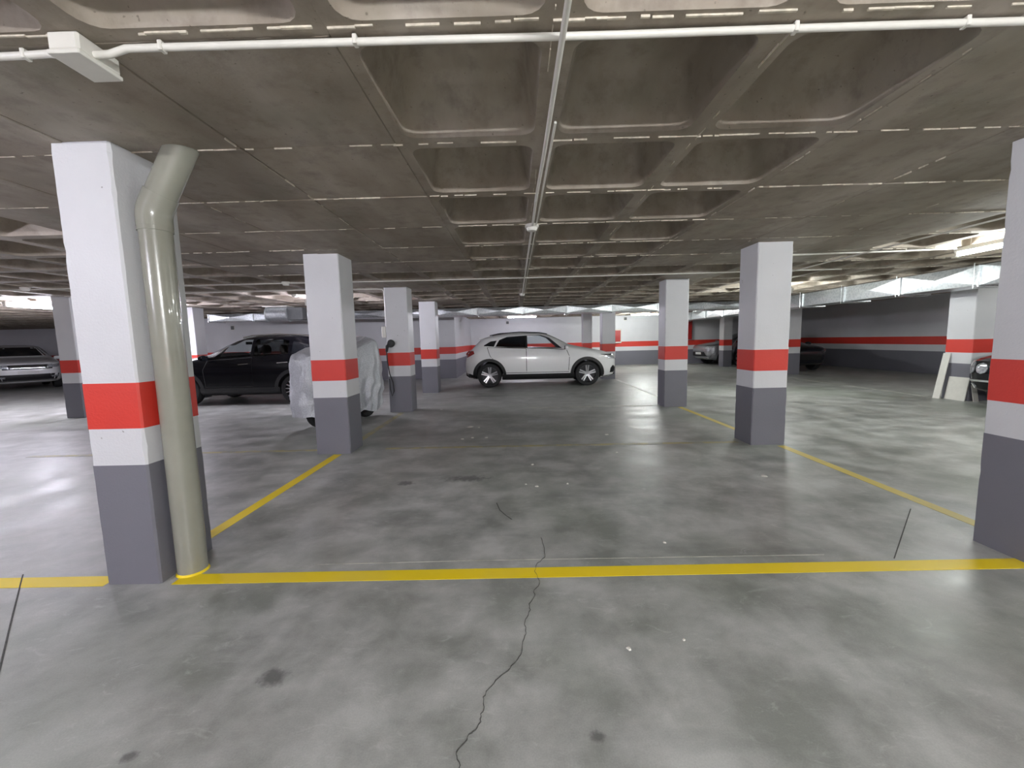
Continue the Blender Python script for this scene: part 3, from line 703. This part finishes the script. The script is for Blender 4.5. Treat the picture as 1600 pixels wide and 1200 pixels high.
# ------------------------------------------------------------------ cars
class Car:
    def __init__(s, F, R, W, kf=0.6, rf=0.5, kr=0.6, rr=0.4, wb=2.7, wr=0.335, arch=0.40):
        s.F, s.R, s.W = F, R, W; s.kf, s.rf, s.kr, s.rr = kf, rf, kr, rr; s.wb, s.wr, s.arch = wb, wr, arch
    def _i(s, tab, z): return float(np.interp(z, [q[0] for q in tab], [q[1] for q in tab]))
    def dims(s, z):
        xf, xr, w0 = s._i(s.F, z), s._i(s.R, z), s._i(s.W, z); L = xf-xr
        k = min(1.0, L*0.96/(s.rf+s.rr)); return xf, xr, w0, s.rf*k, s.rr*k
    def half(s, x, z):
        xf, xr, w0, rf, rr = s.dims(z); g = 1.0
        if x > xf-rf: d = max(0, xf-x)/rf; g = s.kf+(1-s.kf)*math.sqrt(max(0, 1-(1-min(1, d))**2))
        elif x < xr+rr: d = max(0, x-xr)/rr; g = s.kr+(1-s.kr)*math.sqrt(max(0, 1-(1-min(1, d))**2))
        return w0*g
    def end(s, y, z, front=True):
        xf, xr, w0, rf, rr = s.dims(z); k, r = (s.kf, rf) if front else (s.kr, rr)
        g = abs(y)/w0; d = 0 if g <= k else r*(1-math.sqrt(max(0, 1-((min(g, 1)-k)/(1-k))**2)))
        return xf-d if front else xr+d
    def body(s, root, paint, cuts):
        zs = sorted(set([round(q[0], 4) for q in s.F+s.R+s.W] + [round(v, 4) for v in np.linspace(s.F[0][0], s.F[-1][0], 40)]))
        mb = MB(); n = None
        for z in zs:
            xf, xr, w0, rf, rr = s.dims(z); X = []
            X += [xf-rf*(1-math.cos(PI/2*k/7)) for k in range(8)]
            X += [xf-rf+(xr+rr-xf+rf)*k/12 for k in range(1, 12)]
            X += [xr+rr*(1-math.sin(PI/2*k/7)) for k in range(8)]
            side = [(x, -s.half(x, z), z) for x in X]
            ring = side + [(x, -y, z) for (x, y, z) in side[::-1]]
            n = len(ring); mb.v += ring
        for k in range(len(zs)-1):
            for i in range(n):
                j = (i+1) % n; mb.face([k*n+i, k*n+j, (k+1)*n+j, (k+1)*n+i])
        mb.face(list(range(n-1, -1, -1))); mb.face([(len(zs)-1)*n+i for i in range(n)])
        me = mb.mesh('body', [paint, M_BLACK])
        tmp = bpy.data.objects.new('tmp_body', me); C.objects.link(tmp)
        cm = MB()
        for xw in (0, -s.wb):
            cm.lathe([(s.arch, -1.3), (s.arch, 1.3)], 36, 'y', (xw, 0, s.wr), 1)
        for poly in cuts:
            yh = 1.3
            if isinstance(poly, tuple): poly, yh = poly
            k = len(poly)
            cm.add([(x, -yh, z) for x, z in poly]+[(x, yh, z) for x, z in poly],
                   [tuple(range(k)), tuple(range(2*k-1, k-1, -1))]+[(i, (i+1) % k, k+(i+1) % k, k+i) for i in range(k)], 1)
        cme = cm.mesh('tmp_cut', [paint, M_BLACK]); cut = bpy.data.objects.new('tmp_cut', cme); C.objects.link(cut)
        md = tmp.modifiers.new('b', 'BOOLEAN'); md.operation = 'DIFFERENCE'; md.object = cut; md.solver = 'EXACT'; md.use_self = True
        dg = bpy.context.evaluated_depsgraph_get(); res = bpy.data.meshes.new_from_object(tmp.evaluated_get(dg))
        bpy.data.objects.remove(tmp); bpy.data.objects.remove(cut)
        res.name = 'body'; res.polygons.foreach_set('use_smooth', [True]*len(res.polygons)); res.set_sharp_from_angle(angle=math.radians(32))
        return link(bpy.data.objects.new('body', res), root)
    def _grid(s, poly, f, nr, ncol, skirt, mats, name, parent):
        """fills a row-convex polygon (u, z) with a grid mapped by f(u, z) -> (point, inward point)"""
        zs = [p[1] for p in poly]; z0, z1 = min(zs), max(zs); mb = MB(); back = []
        for r in range(nr+1):
            z = z0+(z1-z0)*(0.002+0.996*r/nr); us = []
            for i in range(len(poly)):
                (a, za), (b, zb) = poly[i], poly[(i+1) % len(poly)]
                if (za-z)*(zb-z) <= 0 and za != zb: us.append(a+(b-a)*(z-za)/(zb-za))
            u0, u1 = min(us), max(us)
            for c in range(ncol+1):
                p, q = f(u0+(u1-u0)*c/ncol, z); mb.v.append(p); back.append(q)
        N = ncol+1
        for r in range(nr):
            for c in range(ncol): mb.face([r*N+c, r*N+c+1, (r+1)*N+c+1, (r+1)*N+c])
        if skirt:
            rim = [c for c in range(N)]+[r*N+ncol for r in range(1, nr+1)]+[nr*N+c for c in range(ncol-1, -1, -1)]+[r*N for r in range(nr-1, 0, -1)]
            b0 = len(mb.v); mb.v += [back[i] for i in rim]; k = len(rim)
            for i in range(k): mb.face([rim[i], rim[(i+1) % k], b0+(i+1) % k, b0+i])
        return mb.build(name, mats, parent, 45)
    def side(s, name, poly, mat, parent, off=0.004, sg=-1, nr=8, ncol=10, depth=0.02):
        def f(x, z):
            h = s.half(x, z); return (x, sg*(h+off), z), (x, sg*(h-depth), z)
        return s._grid(poly, f, nr, ncol, True, mat, name, parent)
    def front(s, name, poly, mat, parent, off=0.006, nr=6, ncol=10, fr=True, depth=0.03):
        sg = 1 if fr else -1
        def f(y, z):
            x = s.end(y, z, fr); return (x+sg*off, y, z), (x-sg*depth, y, z)
        return s._grid(poly, f, nr, ncol, True, mat, name, parent)
    def archtrim(s, xw, mat, parent, sg, wd=0.07, a0=-12, a1=192, off=0.014):
        mb = MB(); n = 26; pts = []
        for k in range(n+1):
            a = math.radians(a0+(a1-a0)*k/n)
            for r, o in ((s.arch-0.012, -0.03), (s.arch-0.012, off), (s.arch+wd, off), (s.arch+wd+0.004, -0.01)):
                x, z = xw+r*math.cos(a), s.wr+r*math.sin(a); zz = max(z, s.F[0][0]+0.03)
                mb.v.append((x, sg*(s.half(x, zz)+o), zz))
        for k in range(n):
            for i in range(3):
                b = k*4+i; mb.face([b, b+1, b+5, b+4])
        return mb.build('wheel_arch_trim', mat, parent, 50)
    def wheels(s, root, ytrack, style, rim_mat, tyre_w=0.11):
        mb = MB(); r, hwd = s.wr, tyre_w
        mb.lathe([(r*0.70,-hwd*0.85),(r*0.86,-hwd),(r*0.95,-hwd*0.95),(r*0.99,-hwd*0.7),(r,-hwd*0.3),(r,hwd*0.3),(r*0.99,hwd*0.7),(r*0.95,hwd*0.95),(r*0.86,hwd),(r*0.70,hwd*0.85)], 32, 'y', closed=True)
        tm = mb.mesh('wheel', M_TYRE, 40)
        mb = MB()
        mb.lathe([(r*0.73,-hwd*0.9),(r*0.69,-hwd*0.92),(r*0.67,-hwd*0.6),(r*0.66,hwd*0.7),(r*0.72,hwd*0.8)], 32, 'y', closed=True, m=1)
        mb.lathe([(0.0,-hwd*0.15),(r*0.67,-hwd*0.15),(r*0.67,hwd*0.2),(0.0,hwd*0.2)], 24, 'y', m=1)
        mb.lathe([(0.0,-hwd*0.72),(r*0.09,-hwd*0.72),(r*0.13,-hwd*0.55),(r*0.13,0)], 16, 'y', m=0)
        nsp, wds = style
        for k in range(nsp):
            a = 2*PI*k/nsp+0.3
            offs = (-wds*1.05, wds*1.05) if nsp <= 6 else (0,)
            for o in offs:
                ca, sa = math.cos(a), math.sin(a); t = wds*0.62; vs = []
                for rad, ww, ya in ((r*0.08, t, -hwd*0.66), (r*0.70, t*1.15, -hwd*0.86)):
                    for q, yy in ((-1, ya), (1, ya), (1, ya+0.035), (-1, ya+0.035)):
                        oo = o*(0.55 if rad < r*0.2 else 1.25)+q*ww
                        vs.append((rad*ca-oo*sa, yy, rad*sa+oo*ca))
                mb.add(vs, [(0,1,2,3),(7,6,5,4),(0,4,5,1),(1,5,6,2),(2,6,7,3),(3,7,4,0)], 0)
        rm = mb.mesh('rim', [rim_mat, M_RIMD], 35)
        for xw in (0, -s.wb):
            for sg in (-1, 1):
                o = link(bpy.data.objects.new('wheel', tm), root); o.location = (xw, sg*ytrack, s.wr); o.rotation_euler = (0, 0, 0 if sg < 0 else PI)
                link(bpy.data.objects.new('rim', rm), o)
    def mirrors(s, root, x, z, mat):
        for sg in (-1, 1):
            mb = MB(); y0 = s.half(x, z)
            prof = []
            for k in range(7):
                t = k/6; r_ = 0.075*math.sin(PI*(0.12+0.76*t))**0.6; prof.append((r_, y0-0.01+0.23*t))
            mb.lathe(prof, 14, 'y'); mb.v = [(x+0.02+vx*0.85, sg*vy, z+0.05+vz*0.95) for vx, vy, vz in mb.v]
            mo = mb.build('wing_mirror', mat, root, 50)
            mb = MB(); mb.v = []
            mb.add([(x-0.045, sg*(y0+0.03), z), (x-0.045, sg*(y0+0.2), z), (x-0.045, sg*(y0+0.2), z+0.1), (x-0.045, sg*(y0+0.03), z+0.1), (x-0.03, sg*(y0+0.03), z), (x-0.03, sg*(y0+0.2), z), (x-0.03, sg*(y0+0.2), z+0.1), (x-0.03, sg*(y0+0.03), z+0.1)],
                   [(0,1,2,3),(4,5,6,7),(0,1,5,4),(3,2,6,7),(0,3,7,4),(1,2,6,5)])
            mb.build('mirror_glass', M_GLASSO, mo)

def place(name, label, ax, ay, rz):
    root = empty(name, (ax, ay, 0), rz); return tag(root, label, 'car', 'parked cars')

# --- white compact crossover, side on, nose to the right
cw = Car(
    F=[(0.20,0.40),(0.23,0.66),(0.30,0.80),(0.42,0.84),(0.58,0.86),(0.72,0.86),(0.82,0.84),(0.88,0.79),(0.93,0.67),(0.97,0.53),(1.01,0.36),(1.05,0.18),(1.09,-0.02),(1.13,-0.22),(1.17,-0.40),(1.20,-0.50),(1.26,-0.61),(1.35,-0.78),(1.44,-0.97),(1.50,-1.12),(1.54,-1.28),(1.57,-1.50),(1.585,-1.80)],
    R=[(0.20,-3.02),(0.25,-3.34),(0.38,-3.48),(0.55,-3.52),(0.72,-3.51),(0.90,-3.47),(1.0,-3.43),(1.12,-3.30),(1.24,-3.18),(1.34,-3.08),(1.40,-3.03),(1.45,-2.86),(1.50,-2.60),(1.54,-2.32),(1.57,-2.05),(1.585,-1.88)],
    W=[(0.20,0.78),(0.28,0.87),(0.45,0.905),(0.66,0.91),(0.85,0.905),(0.95,0.89),(1.04,0.87),(1.10,0.85),(1.30,0.75),(1.44,0.67),(1.50,0.62),(1.55,0.50),(1.585,0.30)],
    kf=0.62, rf=0.55, kr=0.66, rr=0.42, wb=2.80, wr=0.35, arch=0.41)
root = place('crossover_car', 'white crossover car parked side on at the back of the empty bay', 2.10, 13.10, 0); root.scale = (1.035,)*3
wA = [(-0.72,1.09),(-1.70,1.125),(-1.70,1.47),(-1.30,1.475),(-1.06,1.39)]
wB = [(-1.76,1.125),(-2.62,1.17),(-2.50,1.36),(-2.28,1.44),(-1.76,1.47)]
wC = [(-2.66,1.17),(-2.98,1.195),(-2.74,1.33),(-2.58,1.345)]
cw.body(root, M_CARW, [wA, wB])
for sg in (-1, 1):
    cw.side('window_surround', [(-0.62,1.07),(-3.05,1.18),(-2.72,1.36),(-2.40,1.455),(-1.9,1.50),(-1.35,1.495),(-1.02,1.40)][::1], M_BLACK, root, 0.0015, sg, 12, 16, 0.004) if False else None
    cw.side('window', wA, M_GLASS, root, 0.002, sg); cw.side('window', wB, M_GLASSD, root, 0.002, sg); cw.side('window', wC, M_GLASSO, root, 0.004, sg)
    cw.side('window_trim', [(-0.62,1.055),(-3.05,1.165),(-3.05,1.19),(-0.66,1.085)], M_CHROME, root, 0.006, sg, 3, 20)
    cw.side('pillar_trim', [(-1.70,1.13),(-1.76,1.13),(-1.76,1.47),(-1.70,1.47)], M_BLACK, root, 0.005, sg, 6, 3)
    cw.side('door_seam', [(-0.585,1.06),(-0.50,0.85),(-0.53,0.405),(-1.735,0.405),(-1.735,1.12)], M_BLACK, root, 0.001, sg, 12, 12)
    cw.side('door_seam', [(-1.735,1.12),(-1.735,0.405),(-2.39,0.405),(-2.47,0.60),(-2.78,0.90),(-2.86,1.155)], M_BLACK, root, 0.001, sg, 14, 10)
    d1 = cw.side('front_door', [(-0.60,1.05),(-0.515,0.85),(-0.545,0.42),(-1.727,0.42),(-1.727,1.105)], M_CARW, root, 0.006, sg, 12, 12)
    d2 = cw.side('rear_door', [(-1.743,1.105),(-1.743,0.42),(-2.375,0.42),(-2.455,0.60),(-2.765,0.90),(-2.84,1.145)], M_CARW, root, 0.006, sg, 14, 10)
    cw.side('door_handle', [(-1.40,0.93),(-1.64,0.935),(-1.64,0.965),(-1.40,0.96)], M_CARW, d1, 0.035, sg, 2, 4); cw.side('door_handle', [(-2.38,0.965),(-2.61,0.97),(-2.61,1.0),(-2.38,0.995)], M_CARW, d2, 0.035, sg, 2, 4)
    cw.side('sill_cladding', [(-0.36,0.21),(-2.44,0.21),(-2.44,0.375),(-0.36,0.375)], M_BLACK, root, 0.012, sg, 4, 12)
    cw.archtrim(0, M_BLACK, root, sg); cw.archtrim(-cw.wb, M_BLACK, root, sg)
    cw.side('bumper_cladding', [(0.45,0.20),(0.84,0.28),(0.84,0.34),(0.45,0.25)], M_BLACK, root, 0.01, sg, 3, 5); cw.side('bumper_cladding', [(-3.20,0.22),(-3.50,0.30),(-3.50,0.46),(-3.20,0.34)], M_BLACK, root, 0.01, sg, 4, 6)
    cw.side('headlight', [(0.40,0.88),(0.62,0.76),(0.80,0.74),(0.82,0.83),(0.74,0.885)], M_LENS, root, 0.008, sg, 5, 8)
    cw.side('light_brow', [(0.38,0.895),(0.40,0.875),(0.76,0.855),(0.74,0.895)], M_BLACK, root, 0.012, sg, 3, 8)
    cw.side('air_intake', [(0.66,0.36),(0.82,0.36),(0.84,0.50),(0.76,0.57),(0.68,0.50)], M_BLACK, root, 0.010, sg, 5, 5)
    cw.side('tail_light', [(-3.22,0.98),(-3.46,0.86),(-3.49,0.98),(-3.42,1.06),(-3.25,1.06)], M_TAIL, root, 0.008, sg, 5, 6)
    mb = MB(); mb.tube([(-1.12,sg*0.635,1.50),(-1.35,sg*0.625,1.545),(-1.9,sg*0.61,1.575),(-2.5,sg*0.60,1.545),(-2.78,sg*0.60,1.49)], 0.014, 8); mb.build('roof_rail', M_BLACK, root, 50)
cw.front('windscreen', [(-0.62,1.20),(0.62,1.20),(0.50,1.49),(-0.50,1.49)], M_GLASSO, root)
cw.front('grille', [(-0.42,0.58),(0.42,0.58),(0.46,0.80),(-0.46,0.80)], M_BLACK, root)
cw.front('rear_window', [(-0.56,1.14),(0.56,1.14),(0.48,1.38),(-0.48,1.38)], M_GLASSO, root, fr=False)
cw.front('number_plate', [(-0.26,0.44),(0.26,0.44),(0.26,0.55),(-0.26,0.55)], M_PLATE, root, 0.012)
mb = MB(); mb.bevbox(-3.10, -2.86, -0.50, 0.50, 1.395, 1.43, 0.01); mb.build('spoiler', M_CARW, root)
cw.wheels(root, 0.80, (5, 0.026), M_RIM); cw.mirrors(root, -0.62, 1.06, M_CARW)

# --- black SUV on the left, nose to the left
cb = Car(
    F=[(0.24,0.42),(0.28,0.68),(0.36,0.82),(0.50,0.88),(0.70,0.90),(0.85,0.89),(0.95,0.85),(1.00,0.76),(1.04,0.60),(1.08,0.38),(1.12,0.10),(1.15,-0.12),(1.18,-0.32),(1.22,-0.46),(1.30,-0.62),(1.42,-0.86),(1.53,-1.10),(1.60,-1.30),(1.645,-1.52),(1.665,-1.75),(1.675,-2.0)],
    R=[(0.24,-3.0),(0.30,-3.42),(0.45,-3.58),(0.65,-3.62),(0.85,-3.60),(1.0,-3.55),(1.12,-3.46),(1.25,-3.36),(1.40,-3.24),(1.52,-3.12),(1.58,-3.02),(1.62,-2.75),(1.65,-2.5),(1.665,-2.3),(1.675,-2.1)],
    W=[(0.24,0.80),(0.32,0.89),(0.5,0.92),(0.72,0.925),(0.9,0.92),(1.02,0.905),(1.12,0.88),(1.2,0.86),(1.4,0.77),(1.53,0.70),(1.60,0.64),(1.65,0.50),(1.675,0.3)],
    kf=0.62, rf=0.6, kr=0.7, rr=0.4, wb=2.66, wr=0.36, arch=0.42)
root = place('suv_car', 'glossy black SUV parked side on behind the nearest left pillar', -7.88, 10.55, PI-0.01)
wA = [(-0.72,1.12),(-1.62,1.15),(-1.62,1.55),(-1.34,1.55),(-1.05,1.42)]
wB = [(-1.70,1.15),(-2.52,1.19),(-2.50,1.50),(-2.3,1.55),(-1.70,1.56)]
wC = [(-2.60,1.20),(-3.10,1.24),(-2.95,1.42),(-2.60,1.49)]
cb.body(root, M_CARB, [wA, wB, ([(-0.52,1.26),(-0.62,1.18),(-2.9,1.20),(-2.85,1.50),(-2.3,1.575),(-1.35,1.575),(-1.08,1.55)], 0.56), ([(-0.50,1.245),(-0.62,1.17),(-2.8,1.19),(-2.75,1.43),(-0.845,1.43)], 0.69)])
for sg in (-1, 1):
    cb.side('window', wA, M_GLASS, root, 0.002, sg); cb.side('window', wB, M_GLASSD, root, 0.002, sg); cb.side('window', wC, M_GLASSO, root, 0.004, sg)
    cb.side('door_seam', [(-0.60,1.09),(-0.48,0.85),(-0.52,0.44),(-1.665,0.44),(-1.665,1.14)], M_TYRE, root, 0.001, sg, 12, 12)
    d1 = cb.side('front_door', [(-0.615,1.08),(-0.495,0.85),(-0.535,0.455),(-1.655,0.455),(-1.655,1.125)], M_CARB, root, 0.006, sg, 12, 12)
    d2 = cb.side('rear_door', [(-1.675,1.125),(-1.675,0.455),(-2.22,0.455),(-2.32,0.62),(-2.66,0.92),(-2.68,1.17)], M_CARB, root, 0.006, sg, 14, 10)
    cb.side('door_handle', [(-1.36,0.965),(-1.60,0.97),(-1.60,0.995),(-1.36,0.99)], M_CHROME, d1, 0.038, sg, 2, 4); cb.side('door_handle', [(-2.28,0.985),(-2.54,0.99),(-2.54,1.015),(-2.28,1.01)], M_CHROME, d2, 0.038, sg, 2, 4)
    cb.side('door_crease', [(-1.15,0.60),(-1.85,0.66),(-1.85,0.68),(-1.15,0.63)], M_CARB, root, 0.022, sg, 3, 8)
    cb.side('sill_cladding', [(-0.37,0.25),(-2.29,0.25),(-2.29,0.42),(-0.37,0.42)], M_BLACK, root, 0.012, sg, 4, 12)
    cb.archtrim(0, M_BLACK, root, sg); cb.archtrim(-cb.wb, M_BLACK, root, sg)
    cb.side('headlight', [(0.35,0.98),(0.62,0.82),(0.86,0.80),(0.87,0.90),(0.76,0.98)], M_LENS, root, 0.008, sg, 5, 8)
    cb.side('tail_light', [(-3.30,1.0),(-3.58,0.90),(-3.58,1.02),(-3.5,1.1),(-3.32,1.1)], M_TAIL, root, 0.008, sg, 5, 6)
    mb = MB(); mb.tube([(-1.35,sg*0.645,1.60),(-1.55,sg*0.62,1.645),(-2.1,sg*0.60,1.668),(-2.7,sg*0.605,1.64),(-2.95,sg*0.615,1.60)], 0.017, 8); mb.build('roof_rail', M_CHROME, root, 50)
    mb = MB(); mb.lathe([(0.0,-0.12),(0.09,-0.12),(0.115,-0.08),(0.115,0.08),(0.09,0.12),(0.0,0.12)], 14, 'y'); mb.v = [(-1.72+x*0.6, sg*0.38+y, 1.30+z*1.1) for x, y, z in mb.v]; mb.build('headrest', M_BLACK, root, 50)
cb.front('windscreen', [(-0.64,1.24),(0.64,1.24),(0.50,1.58),(-0.50,1.58)], M_GLASS, root)
cb.front('grille', [(-0.5,0.5),(0.5,0.5),(0.52,0.86),(-0.52,0.86)], M_BLACK, root)
cb.front('rear_window', [(-0.58,1.2),(0.58,1.2),(0.5,1.5),(-0.5,1.5)], M_GLASSO, root, fr=False)
mb = MB(); mb.bevbox(-1.06, -1.03, -0.12, 0.12, 1.44, 1.51, 0.01); mb.build('interior_mirror', M_BLACK, root)
cb.wheels(root, 0.80, (16, 0.016), M_RIM); cb.mirrors(root, -0.60, 1.09, M_CARB)

# --- generic parked cars seen from the front
def front_car(name, label, ax, ay, rz, paint, kind):
    k = dict(suv=(1.0, 1.0), hatch=(0.95, 0.94), sedan=(0.93, 0.86))[kind]
    zf = k[1]
    cc = Car([(z*zf, x) for z, x in cb.F], [(z*zf, x*1.0) for z, x in cb.R], [(z*zf, ww*0.97) for z, ww in cb.W], kf=0.5, rf=0.62, kr=0.7, rr=0.4, wb=2.66, wr=0.335, arch=0.395)
    root = place(name, label, ax, ay, rz); cc.body(root, paint, [])
    for sg in (-1, 1):
        cc.side('window', [(-0.75,1.12*zf),(-3.0,1.22*zf),(-2.9,1.42*zf),(-2.3,1.55*zf),(-1.4,1.55*zf),(-1.05,1.40*zf)], M_GLASSO, root, 0.004, sg, 10, 16)
        cc.archtrim(0, M_BLACK, root, sg, 0.05); cc.archtrim(-cc.wb, M_BLACK, root, sg, 0.05)
    cc.front('windscreen', [(-0.66,1.24*zf),(0.66,1.24*zf),(0.50,1.58*zf),(-0.50,1.58*zf)], M_GLASSO, root)
    cc.wheels(root, 0.78, (5, 0.03), M_RIM); cc.mirrors(root, -0.6, 1.10*zf, paint)
    return cc, root
# white SUV at far left, nose towards the viewer
cc, root = front_car('suv_car', 'white SUV at the far left edge, nose towards the viewer', -18.5, 15.3, -0.60, M_CARW, 'suv')
cc.front('grille', [(-0.60,0.76),(0.60,0.76),(0.62,0.93),(-0.62,0.93)], M_BLACK, root, 0.008)
for z in (0.80, 0.865): cc.front('grille_bar', [(-0.42,z),(0.42,z),(0.42,z+0.022),(-0.42,z+0.022)], M_CHROME, root, 0.022, 2, 10)
for sg in (-1, 1):
    cc.front('headlight', [(sg*0.46,0.79),(sg*0.80,0.82),(sg*0.82,0.94),(sg*0.48,0.92)], M_LENS, root, 0.016)
    cc.front('fog_light', [(sg*0.56,0.45),(sg*0.76,0.45),(sg*0.76,0.51),(sg*0.56,0.51)], M_LENS, root, 0.02)
cc.front('lower_intake', [(-0.70,0.36),(0.70,0.36),(0.78,0.58),(-0.78,0.58)], M_BLACK, root, 0.010)
cc.front('chrome_strip', [(-0.68,0.33),(0.68,0.33),(0.68,0.37),(-0.68,0.37)], M_CHROME, root, 0.024, 2, 12)
cc.front('number_plate', [(-0.26,0.60),(0.26,0.60),(0.26,0.71),(-0.26,0.71)], M_PLATE, root, 0.014)
# silver hatchback far right
cc, root = front_car('hatchback_car', 'silver-grey crossover at the back right with its nose beside the distant pillar', 9.75, 20.2, PI+0.08, M_CARS, 'hatch')
cc.front('grille', [(-0.62,0.42),(0.62,0.42),(0.50,0.62),(-0.50,0.62)], M_BLACK, root, 0.01)
cc.front('lower_lip', [(-0.6,0.30),(0.6,0.30),(0.66,0.36),(-0.66,0.36)], M_CHROME, root, 0.02, 2, 10)
cc.front('number_plate', [(-0.24,0.50),(0.24,0.50),(0.24,0.61),(-0.24,0.61)], M_PLATE, root, 0.02)
for sg in (-1, 1):
    cc.front('headlight', [(sg*0.42,0.76),(sg*0.82,0.80),(sg*0.85,0.90),(sg*0.50,0.84)], M_LENS, root, 0.014)
    cc.front('bumper_wing', [(sg*0.62,0.36),(sg*0.72,0.36),(sg*0.86,0.62),(sg*0.74,0.66)], M_CARS, root, 0.03)
# dark car behind the sliver of pillar
cc, root = front_car('dark_car', 'dark car in the shade beside the right wall, behind the second right pillar', 10.54, 15.75, -PI/2, M_CARD, 'hatch'); root.scale = (0.92,)*3
cc.front('grille', [(-0.5,0.46),(0.5,0.46),(0.5,0.70),(-0.5,0.70)], M_BLACK, root, 0.01)
for sg in (-1, 1): cc.front('headlight', [(sg*0.46,0.76),(sg*0.80,0.78),(sg*0.82,0.88),(sg*0.50,0.86)], M_GLASSO, root, 0.014)
# black saloon with round twin lights at the right edge, nose to the left
cc, root = front_car('saloon_car', 'black saloon with round twin headlights half hidden by the right edge pillar', 9.17, 6.95, PI, M_CARB, 'sedan')
cc.front('grille', [(-0.30,0.52),(0.30,0.52),(0.26,0.78),(-0.26,0.78)], M_CHROME, root, 0.02)
cc.front('bumper_strip', [(-0.78,0.45),(0.78,0.45),(0.78,0.485),(-0.78,0.485)], M_CHROME, root, 0.03, 2, 14)
cc.front('number_plate', [(-0.26,0.36),(0.26,0.36),(0.26,0.46),(-0.26,0.46)], M_PLATE, root, 0.034)
def ell(cy2, cz, ry, rz_): return [(cy2+ry*math.cos(2*PI*k/16), cz+rz_*math.sin(2*PI*k/16)) for k in range(16)]
for sg in (-1, 1):
    cc.front('headlight', ell(sg*0.66, 0.70, 0.105, 0.125), M_LENS, root, 0.02, 8, 8); cc.front('headlight', ell(sg*0.43, 0.69, 0.09, 0.10), M_LENS, root, 0.02, 8, 8)
    cc.front('fog_light', ell(sg*0.66, 0.36, 0.09, 0.05), M_LENS, root, 0.02, 5, 6)
